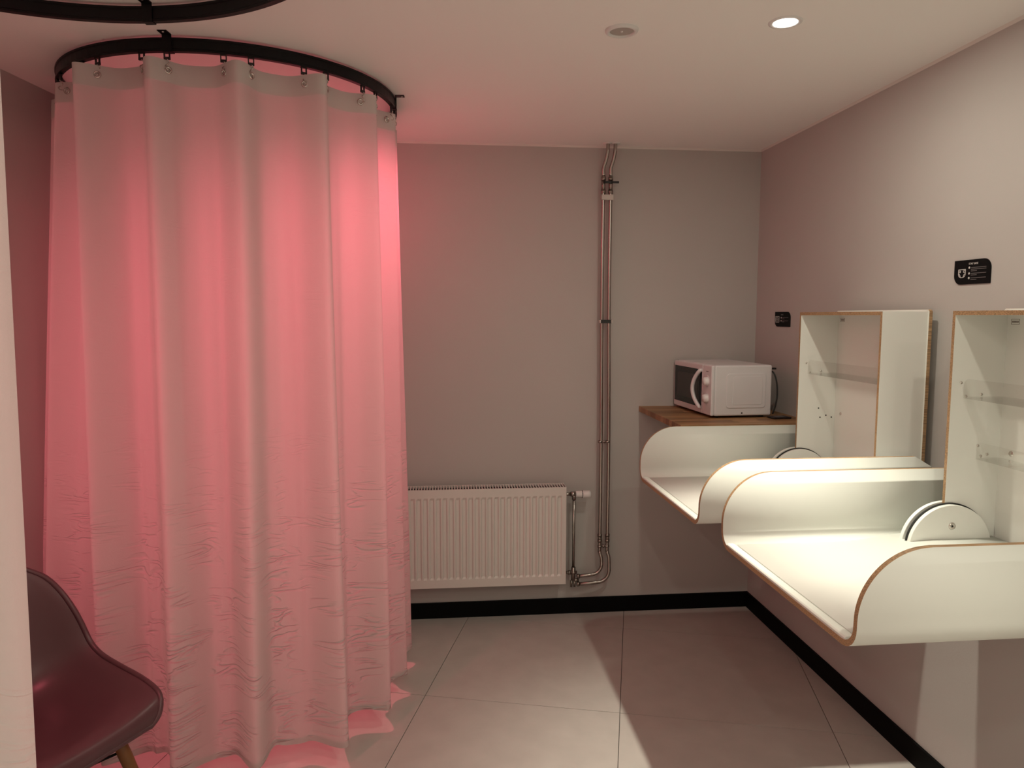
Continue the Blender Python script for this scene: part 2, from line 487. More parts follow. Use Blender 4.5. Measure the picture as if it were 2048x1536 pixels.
# ------------------------------------------------------------------ curtains
def make_curtain(c, rr, pairs, half, a_from, a_to, label, lean, seedv, amp=.102, zhem=.078, damp={}, flare=None):
    """pairs: angles of the folds that bulge outward; the eyelets sit half degrees to both sides of each"""
    rnd = random.Random(seedv)
    t = thing('curtain', label, 'curtain', (c[0], c[1], H), 0, 'ring curtains')
    ZT = -.073                                                      # top edge below the ceiling
    amps = [amp * rnd.uniform(.85, 1.12) for _ in pairs]
    amps = [a_ * damp.get(i, 1) for i, a_ in enumerate(amps)]
    drift = [rnd.uniform(-1.2, 1.2) for _ in pairs]
    period = sum(pairs[i + 1] - pairs[i] for i in range(len(pairs) - 1)) / (len(pairs) - 1)
    off = math.exp(-26 * (half / period) ** 2)
    ph = [rnd.uniform(0, 6.28) for _ in range(6)]
    def pos(a, z, out=0.):
        """a degrees, z above floor -> local xyz"""
        f = 1 - (z / (H + ZT))                                       # 0 top, 1 floor
        s = -amp * off
        for i, p in enumerate(pairs):
            d = (a - p - drift[i] * f) / period
            if abs(d) < 1.2: s += amps[i] * (1 + .22 * f) * math.exp(-26 * d * d)
        s += .010 * f * math.sin(R(a) * 9 + ph[0]) + .006 * f * math.sin(R(a) * 23 + 2.2 * f + ph[1]) + .0035 * f * math.sin(R(a) * 41 - 3 * f + ph[2])
        s += .0025 * math.sin(R(a) * 57 + 1.3 * f + ph[3]) * min(1, f * 3)
        if flare:
            q = max(0, min(1, (flare[0] - a) / flare[1])); w = max(0, min(1, (a + 200) / 34)); s += flare[2] * f * q * q * (3 - 2 * q) * w
        r_ = rr + s + .012 * f + out
        return (r_ * math.cos(R(a)), r_ * math.sin(R(a)), z - H)
    na = int((a_to - a_from) * 2.6)
    nz = 46
    hem = lambda a: zhem + .006 * math.sin(R(a) * 11 + ph[4]) + .004 * math.sin(R(a) * 29 + ph[5])
    def sheet(name, matn, z_of, nrow, out):
        mb = MB(); mb.uv = []
        arc = 0.
        for i in range(na + 1):
            u = i / na
            for k in range(nrow + 1):
                v = k / nrow
                a = a_from + (a_to - a_from) * u
                z = z_of(a, v)
                f = 1 - z / (H + ZT)
                aa = a + lean(f) * max(0, (u - .55) / .45) if lean else a
                mb.v.append(pos(aa, z, out))
                mb.uv.append((R(a) * rr * 1.35, z))
        for i in range(na):
            for k in range(nrow):
                mb.f.append([i * (nrow + 1) + k, (i + 1) * (nrow + 1) + k, (i + 1) * (nrow + 1) + k + 1, i * (nrow + 1) + k + 1])
                mb.mi.append(0); mb.sm.append(True)
        return mb.build(name, matn, t)
    top = H + ZT
    sheet('cloth', 'curtain_cloth', lambda a, v: top + (hem(a) - top) * v, nz, 0)
    sheet('header_band', 'curtain_header', lambda a, v: top - .066 * v, 3, .0012)
    sheet('hem_band', 'curtain_cloth', lambda a, v: hem(a) + .022 * (1 - v), 2, .0012)
    # gliders, hooks and eyelets
    eye = MB()
    eye.tube([(0, math.cos(q) * .0086, math.sin(q) * .0086) for q in [2 * math.pi * k / 16 for k in range(16)]], .0034, 8, closed=True)
    eme = None
    for p in pairs:
        for sgn in (-1, 1):
            a = p + sgn * half
            if a < a_from or a > a_to: continue
            x, y, z = pos(a, H - .102, .003)
            rot = R(a) + (R(sgn * 40))
            if eme is None:
                o = eye.build('eyelet', 'chrome', t)
                g = MB()
                g.box((-.0025, -.0095, -.066), (.0025, -.0062, -.046)); g.box((-.0025, .0062, -.066), (.0025, .0095, -.046))
                g.box((-.0032, -.0095, -.0725), (.0032, .0095, -.0645)); g.box((-.004, -.0095, -.0525), (.004, .0095, -.0495))
                gl_ = g.build('glider', 'black_plastic', t)
                hk = MB()
                hk.tube(smooth_path([(0, 0, -.069), (.004, .003, -.073), (-.001, .006, -.078), (-.004, .001, -.083), (.002, -.004, -.089), (.008, -.002, -.096), (.005, .003, -.103), (-.002, .002, -.102)], 5), .0017, 6)
                hk_ = hk.build('hook', 'chrome', t)
                eme = (o, gl_, hk_)
                trio = eme
            else:
                trio = []
                for s_ in eme:
                    q = s_.copy(); COL.objects.link(q); q.parent = t; trio.append(q)
            trio[0].location = (x, y, z); trio[0].rotation_euler = (0, 0, rot)
            gx, gy = rr * math.cos(R(a)), rr * math.sin(R(a))
            for q in trio[1:]:
                q.location = (gx, gy, 0); q.rotation_euler = (0, 0, R(a))
    return t
P1 = [-99.35 + 23.65 * k for k in range(-5, 10)]
P1[3] = -148.1
P1[4] = -123.1
make_curtain(RC1, RR1, P1, 3.85, -212, 131, 'translucent white ring curtain glowing pink, hanging beside the radiator', None, 3, damp={3: .6, 6: 1.05, 7: .95, 8: .8, 9: .62, 10: .7}, flare=(-122, 26, .13))
P2 = [-56 - 15 * k for k in range(10)][::-1]
make_curtain(RC2, RR2, P2, 3.2, -206, -53.7, 'pale pink curtain edge at the left border, nearest the viewer', lambda f: -.65 - 1.8 * f, 5, amp=.05)

# ------------------------------------------------------------------ radiator
RX0, RX1, RZ0, RZ1, RY = -.367, .633, .207, .708, D - .13
t = thing('radiator', 'white ribbed panel radiator on the back wall beside the curtain', 'radiator', (.133, D, 0))
O = (.133, D, 0)
def rib_panel(yf, sgn):
    mb = MB()
    nr = 30; pitch = (RX1 - RX0 - .036) / nr
    xs, ds = [RX0, RX0 + .018], [0, 0]
    for i in range(nr):
        x = RX0 + .018 + i * pitch
        for a, d in ((.12, 0), (.30, 1), (.70, 1), (.88, 0)):
            xs.append(x + a * pitch); ds.append(d)
    xs += [RX1 - .018, RX1]; ds += [0, 0]
    zs = [(RZ0, 0), (RZ0 + .042, 0), (RZ0 + .052, 1), (RZ1 - .052, 1), (RZ1 - .040, 0), (RZ1, 0)]
    n = len(zs)
    vs = [(x, yf + sgn * .006 * d * k, z) for x, d in zip(xs, ds) for z, k in zs]
    fs = [(i * n + j, (i + 1) * n + j, (i + 1) * n + j + 1, i * n + j + 1) for i in range(len(xs) - 1) for j in range(n - 1)]
    return mb.add(vs, fs)
rib_panel(RY, 1).build('front_panel', 'radiator_enamel', t, O)
rib_panel(D - .035, -1).build('rear_panel', 'radiator_enamel', t, O)
for x in (RX0, RX1 - .0035):
    MB().box((x, RY - .0015, RZ0 + .01), (x + .0035, D - .033, RZ1 + .003)).build('side_cover', 'radiator_enamel', t, O, bevel=.001)
mb = MB()
mb.box((RX0 + .002, RY - .001, RZ1 - .012), (RX1 - .002, RY + .007, RZ1 + .002)); mb.box((RX0 + .002, D - .041, RZ1 - .012), (RX1 - .002, D - .034, RZ1 + .002))
for i in range(72):
    x = RX0 + .012 + i * (RX1 - RX0 - .024) / 71
    mb.box((x - .0028, RY + .006, RZ1 - .003), (x + .0028, D - .04, RZ1 + .001))
tag(mb.build('top_grille', 'radiator_enamel', t, O), kind='stuff')
MB().box((RX0 + .01, RY + .03, RZ0 + .02), (RX1 - .01, D - .045, RZ1 - .009)).build('convector', 'radiator_shade', t, O)  # convector as a dark block close below, giving the grille slots their shade
v = MB()
VY = D - .075
v.tube([(RX1 - .005, VY, .661), (.668, VY, .661)], .009); v.tube([(.664, VY, .661), (.690, VY, .661)], .0135); v.tube([(.682, VY, .668), (.682, VY, .632)], .011)
vv = v.build('thermostat_valve', 'pipe_chrome', t, O)
MB().lathe([(0, 0), (.0145, .001), (.016, .004), (.0165, .03), (.0175, .032)], (.690, VY, .660), (1, 0, 0)).build('valve_head', 'white_plastic', vv, O)
mb = MB().lathe([(.0165, .0), (.0195, .002), (.0195, .038), (.017, .044), (0, .046)], (.724, VY, .658), (1, 0, 0))
mb.build('valve_cap', 'white_plastic', vv, O)
mb = MB()
for k in range(14):
    q = 2 * math.pi * k / 14
    mb.tube([(.7225, VY + .0176 * math.cos(q), .659 + .0176 * math.sin(q)), (.7265, VY + .0176 * math.cos(q), .659 + .0176 * math.sin(q))], .0022, 6)
mb.build('grip_slots', 'hole', vv, O)
MB().tube([(.682, VY, .64), (.682, VY, .26)], .0075).build('riser_pipe', 'pipe_chrome', t, O)
mb = MB()
mb.tube([(RX1 - .005, VY, .247), (.70, VY, .247)], .0085); mb.tube([(.655, VY, .247), (.668, VY, .247)], .012)
mb.tube([(.682, VY, .275), (.682, VY, .205)], .0115); mb.tube([(.682, VY, .252), (.682, VY, .242)], .015)
mb.tube([(.672, VY, .205), (.672, VY, .170)], .0065); mb.tube([(.689, VY, .205), (.689, VY, .170)], .0065)
mb.tube([(.682, VY, .205), (.71, VY, .205)], .009)
mb.build('lower_valve', 'brass_dark', t, O)

# ------------------------------------------------------------------ heating pipes
PY = D - .045
def pipe(label, x_top, x_bot, z_h, xe, r_el):
    t = thing('heating_pipe', label, 'pipe', (x_bot, D, 0), 0, 'chrome heating pipes on the back wall')
    O_ = (x_bot, D, 0)
    xm = x_top - .014
    pts = [(x_top, D - .075, H), (x_top, D - .075, 2.395), (x_top - .001, D - .073, 2.375), (x_top - .006, D - .062, 2.34), (xm - .001, PY - .006, 2.305), (xm, PY, 2.27), (xm, PY, 2.2), (xm, PY, 1.6), (x_bot, PY, .95), (x_bot, PY, .40), (x_bot, PY, .345),
           (x_bot + .008, PY - .008, .31), (x_bot + .008, PY - .014, .27 + (z_h - .225))]
    path = smooth_path(pts, 4)
    cx, cz = x_bot + .008 - r_el, z_h + r_el
    path = [p for p in path if p.z > cz + .001]
    path += [Vector((cx + r_el * math.cos(a), PY - .016, cz + r_el * math.sin(a))) for a in [-math.pi / 2 * k / 8 for k in range(9)]]
    path.append(Vector((xe, VY, z_h - .001)))
    MB().tube(path, .0092, 12).build('tube', 'pipe_chrome', t, O_)
    MB().lathe([(.0078, 0), (.024, 0), (.024, .003), (.0078, .005)], (x_top, D - .075, H), (0, 0, -1)).build('ceiling_rosette', 'white_plastic', t, O_)
    mb = MB()
    for z in (2.262, 2.198):
        mb.tube([(xm, PY, z), (xm, PY, z - .018)], .0125, 12)
    mb.tube([(xm, PY, 2.25), (xm, PY, 2.195)], .0105, 12)
    vv = mb.build('shut_off_valve', 'brass_dark', t, O_)
    mb = MB().box((xm + .004, PY - .020, 2.229), (xm + .038, PY - .012, 2.239)); mb.tube([(xm, PY, 2.234), (xm + .006, PY - .020, 2.234)], .006)
    mb.build('valve_lever', 'black_plastic', vv, bevel=.001)
    mb = MB()
    for z in (.437, .408):
        mb.tube([(x_bot, PY, z), (x_bot, PY, z - .014)], .0125, 12)
    mb.tube([(x_bot, PY, .43), (x_bot, PY, .398)], .0105)
    mb.build('coupling', 'brass_dark', t, O_)
    mb = MB().tube([(xe + .014, VY, z_h), (xe, VY, z_h)], .0125, 12)
    mb.build('compression_nut', 'brass_dark', t, O_)
    for ch in t.children:
        for g in ch.children: g.data.transform(Matrix.Translation(-Vector(O_)))
    return t
pipe('left chrome heating pipe of the pair on the back wall', .835, .826, .226, .70, .055)
pipe('right chrome heating pipe of the pair on the back wall', .872, .866, .184, .70, .062)
clips = [(2.161, 'clip_metal', 'pale metal clip near the ceiling holding both heating pipes', .026), (1.543, 'black_plastic', 'black clip at mid height holding both heating pipes', .018),
         (.925, 'pipe_chrome', 'small metal clip above radiator height holding both heating pipes', .014), (.372, 'pipe_chrome', 'lowest pipe clip just above the bend of the heating pipes', .022)]
mat('clip_metal', (.58, .55, .50), .45)
for z, mn, lab, hh in clips:
    cx = .841 if z > .5 else .8455
    t = thing('pipe_clip', lab, 'pipe clip', (cx, D, z), 0, 'pipe clips')
    mb = MB()
    if mn == 'pipe_chrome':
        for s in (-.0195, .0195): mb.lathe([(.009, -.005), (.0125, -.005), (.0125, .005), (.009, .005)], (s, PY - D, 0), (0, 0, 1), 16)
        mb.tube([(-.012, PY - D, 0), (.012, PY - D, 0)], .005); mb.lathe([(0, 0), (.007, .001), (.007, .008)], (0, PY - D - .008, 0), (0, 1, 0), 14)
        mb.build('saddle', mn, t)
    else:
        mb.box((-.031, PY - D - .0125, -hh / 2), (.031, PY - D - .0095, hh / 2)); mb.box((-.031, PY - D - .0125, -hh / 2), (-.0285, PY - D + .012, hh / 2)); mb.box((.0285, PY - D - .0125, -hh / 2), (.031, PY - D + .012, hh / 2))
        mb.build('saddle', mn, t, bevel=.001)
        if mn == 'black_plastic':
            for s in (-.030, .030): MB().box((s - .003, PY - D - .0135, -.008), (s + .003, PY - D + .008, .008)).build('end_cap', 'clip_metal', t)
    MB().tube([(0, PY - D, 0), (0, -.001, 0)], .004, 8).build('stud', 'steel', t)

# ------------------------------------------------------------------ corner shelf, microwave
SZ, ST = 1.102, .027
SX0, SY0 = 1.035, 3.03
t = thing('wooden_shelf', 'oiled wooden butcher-block shelf in the corner under the microwave', 'shelf', (W, D, SZ))
O = (W, D, SZ)
ns = 16
wds = ['stave_light', 'stave_mid', 'stave_dark']
sw = (D - SY0) / ns
for k in range(ns):
    y = SY0 + k * sw
    cuts = [SX0 + .012 * 0, SX0 + random.uniform(.15, .3), SX0 + random.uniform(.38, .5), W]
    for a, b in zip(cuts[:-1], cuts[1:]):
        MB().box((a + .0003, y + .0003, SZ - ST), (b - .0003, y + sw - .0003, SZ - random.uniform(0, .0003))).build('stave', random.choice(wds), t, O)
for yb in (3.12, 3.6):
    MB().box((1.25, yb, SZ - ST - .02), (W, yb + .02, SZ - ST)).build('shelf_bracket', 'steel', t, O)

MX, MY, MA, MW, MD, MH, MZ = 1.2407, 3.2136, .0496, .4605, .2922, .2343, 1.1121
t = thing('microwave_oven', 'small white microwave oven with two dials on the corner shelf', 'microwave', (MX, MY, SZ), MA)
mz = MZ - SZ
MB().box((.012, 0, mz), (MD, MW, mz + MH)).build('body', 'micro_white', t, bevel=.008, seg=3)
mb = MB()
mb.box((-.004, 0.100, mz + .002), (.012, MW, mz + MH - .002))
door = mb.build('door', 'micro_white', t, bevel=.004)
MB().box((-.0058, .108, mz + .030), (-.003, MW - .014, mz + MH - .026)).build('window', 'micro_glass', door)
MB().box((-.0064, .150, mz + .058), (-.0056, MW - .05, mz + MH - .054)).build('window_mesh', 'micro_mesh', door)
hp = []
for k in range(17):
    u = -1 + 2 * k / 16
    hp.append((-.012 - .016 * (1 - u * u), .112 + .050 * (1 - u * u), mz + MH / 2 + u * .088))
MB().tube([(-.004, .112, mz + MH / 2 - .088)] + hp + [(-.004, .112, mz + MH / 2 + .088)], .0095, 10).build('handle', 'micro_white', door)
cp_ = MB().box((-.004, 0, mz + .002), (.012, .098, mz + MH - .002)).build('control_panel', 'micro_white', t, bevel=.004)
for z in (.158, .078):
    k_ = MB().lathe([(.0, -.020), (.017, -.019), (.0195, -.012), (.021, 0)], (-.004, .047, mz + z), (1, 0, 0), 24).build('knob', 'white_plastic', cp_)
    mb = MB().lathe([(.0245, 0), (.028, -.0008), (.028, 0)], (-.004, .047, mz + z), (1, 0, 0), 30)
    mb.build('dial_ring', 'micro_white', cp_)
mb = MB().box((-.0046, .036, mz + .203), (-.004, .060, mz + .206)); mb.build('printed_mark', 'label_print', cp_)
# raised panel pressed into the side
def rrect(x0, z0, x1, z1, r, n=5):
    out = []
    for cx, cz, a0 in ((x1 - r, z1 - r, 0), (x0 + r, z1 - r, 90), (x0 + r, z0 + r, 180), (x1 - r, z0 + r, 270)):
        for k in range(n + 1):
            a = R(a0 + 90 * k / n); out.append((cx + r * math.cos(a), cz + r * math.sin(a)))
    return out
MB().prism(rrect(.068, mz + .036, .262, mz + .196, .016), 1, -.0035, .002).build('side_emboss', 'micro_white', t, bevel=.003, seg=2)
MB().prism(rrect(.098, mz + .05, .245, mz + .183, .012), 1, -.0045, .0).build('side_emboss', 'micro_white', t, bevel=.003, seg=2)
MB().lathe([(0, -.0015), (.0035, -.001), (.004, 0)], (.148, 0, mz + .013), (0, 1, 0), 12).build('screw', 'hole', t)
for x in (.04, MD - .03):
    for y in (.04, MW - .04):
        MB().lathe([(0, 0), (.011, 0), (.013, mz + .003)], (x, y, 0), (0, 0, 1), 14).build('foot', 'black_plastic', t)
MB().tube(smooth_path([(MD - .004, .06, mz + .205), (MD + .018, .03, mz + .20), (MD + .027, .01, mz + .16), (MD + .028, .0, mz + .10), (MD + .020, -.004, mz + .05), (MD + .008, .0, mz + .006)], 6), .0036, 8).build('power_cable', 'black_plastic', t)
MB().box((MD, .02, mz + .212), (MD + .03, .036, mz + .220)).build('rear_spacer', 'black_plastic', t)
t = thing('power_adapter', 'flat black power adapter lying behind the microwave on the shelf', 'adapter', (1.56, 3.20, SZ), .1)
MB().box((-.045, -.03, .0003), (.045, .03, .008)).build('case', 'black_plastic', t, bevel=.003)
MB().box((-.025, -.018, .008), (.02, .018, .009)).build('rating_label', 'sign_grey', t)

# ------------------------------------------------------------------ baby changing stations
DY = .889
def station(yc, label, near):
    X1 = 1.617                                            # inner face of the back panel
    BF, BZ0, BZ1, HW, PT = 1.457, .925, 1.587, .278, .011
    t = thing('changing_station', label, 'changing table', (W, yc, .89), 0, 'plywood baby changing stations on the right wall')
    O_ = (W, yc, .89)
    # back panel, stands off the wall, a little larger than the box
    pb = [(yc - HW - .006, BZ0 + .13), (yc - HW - .006, BZ1 + .001), (yc - HW, BZ1 + .007), (yc + HW, BZ1 + .007), (yc + HW + .006, BZ1 + .001), (yc + HW + .006, BZ0 + .13), (yc + HW - .02, BZ0 - .02), (yc - HW + .02, BZ0 - .02)]
    MB().prism(pb, 0, X1, X1 + .013, 0, 1).build('back_panel', ['laminate', 'plywood_edge'], t, O_, bevel=.0015)
    MB().box((X1 + .013, yc - HW + .05, BZ0 + .15), (W, yc + HW - .05, BZ1 - .05)).build('wall_batten', 'plywood_edge', t, O_)
    for s in (-1, 1):
        y0 = yc + s * HW - (PT if s > 0 else 0)
        mb = MB()
        mb.add([(BF, y0, BZ0), (X1, y0, BZ0), (X1, y0, BZ1), (BF, y0, BZ1)], [(0, 1, 2, 3)], 0)
        mb.add([(BF, y0 + PT, BZ0), (X1, y0 + PT, BZ0), (X1, y0 + PT, BZ1), (BF, y0 + PT, BZ1)], [(0, 1, 2, 3)], 0)
        o = len(mb.v) - 8
        for i in range(4):
            j = (i + 1) % 4
            mb.f.append([o + i, o + j, o + 4 + j, o + 4 + i]); mb.mi.append(1); mb.sm.append(False)
        mb.build('side_panel', ['laminate', 'plywood_edge'], t, O_)
    mb = MB().box((BF, yc - HW + PT, BZ1 - .012), (X1, yc + HW - PT, BZ1), 0)
    mb.mi = [0, 0, 1, 0, 1, 1]
    mb.build('top_panel', ['laminate', 'plywood_edge'], t, O_)
    # ---- tray: one bent sheet, flat floor, splayed sides with a big front radius
    th_ = .013
    yb_ = yc
    yc = yc + .013                                        # the tray sits a touch off the box centre
    zf, ri = .905, .040
    spl = R(2)
    fw = .301
    def half(sg):
        pts = []
        cyy, czz = fw, zf + ri
        for k in range(9):
            a = -math.pi / 2 + (math.pi / 2 - spl) * k / 8
            pts.append((cyy + ri * math.cos(a), czz + ri * math.sin(a)))
        ye, ze = pts[-1]
        L = (1.113 - ze)
        for k in range(1, 9):
            pts.append((ye + L * k / 8 * math.tan(spl), ze + L * k / 8))
        return [(sg * p[0], p[1]) for p in pts]
    inner = half(-1)[::-1] + [(-.15, zf), (0, zf), (.15, zf)] + half(1)
    # normals for the thickness
    n = len(inner)
    outer = []
    for i in range(n):
        a = Vector(inner[max(i - 1, 0)]); b = Vector(inner[min(i + 1, n - 1)])
        d = (b - a).normalized()
        nrm = Vector((d.y, -d.x))
        outer.append((inner[i][0] + nrm.x * th_, inner[i][1] + nrm.y * th_))
    XF, XB, RFt = .828, 1.612, .150
    ztop = 1.113
    def xfront(z):
        if z < ztop - RFt: return XF
        q = min(1, (z - (ztop - RFt)) / RFt)
        return XF + RFt * (1 - math.sqrt(max(0, 1 - q * q)))
    def xback(z):
        return XB - max(0, min(1, (z - (ztop - .035)) / .035)) * .06
    # finer rows near the rim so that the front radius is round
    def refine(L_):
        out = []
        for i in range(len(L_) - 1):
            m_ = 3 if max(L_[i][1], L_[i + 1][1]) > .96 else 1
            if max(L_[i][1], L_[i + 1][1]) > 1.085: m_ = 10
            for k in range(m_):
                u = k / m_
                out.append((L_[i][0] + (L_[i + 1][0] - L_[i][0]) * u, L_[i][1] + (L_[i + 1][1] - L_[i][1]) * u))
        out.append(L_[-1]); return out
    inr = refine(inner)
    n = len(inr)
    our = []
    for i in range(n):
        a = Vector(inr[max(i - 1, 0)]); b = Vector(inr[min(i + 1, n - 1)])
        d = (b - a).normalized()
        our.append((inr[i][0] + d.y * th_, inr[i][1] - d.x * th_))
    vs = []
    for i in range(n):
        xf, xb = xfront(inr[i][1]), xback(inr[i][1])
        vs += [(xf, yc + inr[i][0], inr[i][1]), (xb, yc + inr[i][0], inr[i][1]), (xf, yc + our[i][0], our[i][1]), (xb, yc + our[i][0], our[i][1])]
    mb = MB(); mb.v = vs
    for i in range(n - 1):
        a, b = i * 4, (i + 1) * 4
        for q, mi_, s_ in (((a, b, b + 1, a + 1), 0, True), ((a + 2, a + 3, b + 3, b + 2), 0, True), ((a, a + 2, b + 2, b), 1, False), ((a + 1, b + 1, b + 3, a + 3), 1, False)):
            mb.f.append(list(q)); mb.mi.append(mi_); mb.sm.append(s_)
    for a in (0, (n - 1) * 4):
        mb.f.append([a, a + 1, a + 3, a + 2]); mb.mi.append(1); mb.sm.append(False)
    tray = mb.build('tray', ['tray_laminate', 'plywood_edge'], t, O_)
    MB().prism([(XF + .0005, zf), (XF + .026, zf), (XF + .026, zf + .003), (XF + .018, zf + .007), (XF + .004, zf + .007), (XF + .0005, zf + .004)], 1, yc - fw - .01, yc + fw + .01).build('front_lip', 'tray_laminate', tray, O_, bevel=.001)
    pad = [(XF + .032, zf), (XF + .032, zf + .0022)]
    for k in range(13):                                   # the floor insert ramps up towards the hinge
        u = k / 12
        pad.append((1.16 + .27 * u, zf + .0022 + .023 * (u * u * (3 - 2 * u))))
    pad += [(1.610, zf + .0252), (1.610, zf)]
    MB().prism(pad, 1, yc - fw - .012, yc + fw + .012, smooth=True).build('floor_pad', 'tray_laminate', tray, O_)
    yc = yb_
    # ---- hinge discs on the inner sides of the box
    for s in (-1, 1):
        yi = yc + s * (HW - PT)                           # inner face of side panel
        def hd(r_, a0, b0, cx=1.468, cz=.902):
            pts = [(cx + r_ * math.cos(R(q)), cz + r_ * math.sin(R(q))) for q in range(0, 181, 5)]
            return MB().prism(pts, 1, a0, b0, smooth=False)
        hd(.131, yi - s * .0005, yi - s * .004).build('hinge_gasket', 'black_plastic', t, O_)
        d_ = hd(.127, yi - s * .004, yi - s * .018).build('hinge_disc', 'laminate', t, O_, bevel=.0015)
        hd(.131, yi + s * (PT + .0005), yi + s * (PT + .014)).build('hinge_disc', 'laminate', t, O_, bevel=.0015)
        mb = MB().lathe([(0, -.0015), (.003, -.0015), (.0045, -.003), (.009, -.003), (.0105, 0)], (1.470, yi - s * .018, .968), (0, s, 0), 20)
        mb.build('pivot_bolt', 'steel', d_, O_)
        MB().lathe([(0, 0), (.003, 0)], (1.470, yi - s * .0206, .968), (0, s, 0), 12).build('bolt_socket', 'hole', d_, O_)
    # ---- clear acrylic pockets with screws
    ya, yb = yc - HW + PT + .004, yc + HW - PT - .004
    def pocket(z, xf, hh):
        mb = MB()
        pr_ = []
        for (cy, cz, a0) in ((yb - .02, z + hh - .02, 0), (ya + .02, z + hh - .02, 90)):
            for k in range(5):
                a = R(a0 + 90 * k / 4); pr_.append((cy + .02 * math.cos(a), cz + .02 * math.sin(a)))
        pr_ += [(ya, z), (yb, z)]
        mb.prism(pr_, 0, xf, xf + .004)
        mb.box((xf + .004, ya, z), (X1 - .002, yb, z + .004))
        return mb.build('acrylic_pocket', 'acrylic', t, O_)
    yS = yc + HW - PT
    def dot(x, y, z, ax, r_=.0042, m_='steel', nm='screw'):
        MB().lathe([(0, -.0022), (r_ * .8, -.002), (r_, 0)], (x, y, z), ax, 14).build(nm, m_, t, O_)
    pocket(1.338, 1.492, .056)
    for (x, z) in ((1.486, 1.382), (1.503, 1.343), (1.550, 1.348)):
        dot(x, yS, z, (0, 1, 0)); dot(x, yc - HW + PT, z, (0, -1, 0))
    if near:
        pocket(1.160, 1.542, .05)
        for (x, z) in ((1.549, 1.199), (1.560, 1.168), (1.579, 1.173)):
            dot(x, yS, z, (0, 1, 0)); dot(x, yc - HW + PT, z, (0, -1, 0))
        dot(X1, yc + .223, 1.182, (1, 0, 0), .0085); dot(X1, yc - .223, 1.182, (1, 0, 0), .0085)
        dot(X1, yc + .225, 1.160, (1, 0, 0), .004)
    else:
        for (x, z) in ((1.546, 1.196), (1.554, 1.158), (1.579, 1.166), (1.603, 1.158)):
            dot(x, yS, z, (0, 1, 0), .003, 'hole', 'screw_hole'); dot(x, yc - HW + PT, z, (0, -1, 0), .003, 'hole', 'screw_hole')
        dot(X1, yc + .223, 1.178, (1, 0, 0), .007)
    # ---- maker's mark: framed wordmark too small to read
    mb = MB()
    y0, y1, z0, z1 = yc + .223, yc + .253, 1.549, 1.564
    w_ = .0011
    for a, b in (((y0, z0), (y1, z0 + w_)), ((y0, z1 - w_), (y1, z1)), ((y0, z0), (y0 + w_, z1)), ((y1 - w_, z0), (y1, z1))):
        mb.box((X1 - .0005, a[0], a[1]), (X1 - .0001, b[0], b[1]))
    for k in range(6):
        y = y0 + .0035 + k * .0040
        mb.box((X1 - .0005, y, z0 + .0048), (X1 - .0001, y + .0028, z1 - .0048))
    mb.build('printed_mark', 'label_print', t, O_)
    return t
station(1.674 + DY, 'white plywood changing table with fold-down tray, the one beside the microwave shelf', False)
station(1.674, 'white plywood changing table with brightly lit tray, largest and nearest at the right border', True)

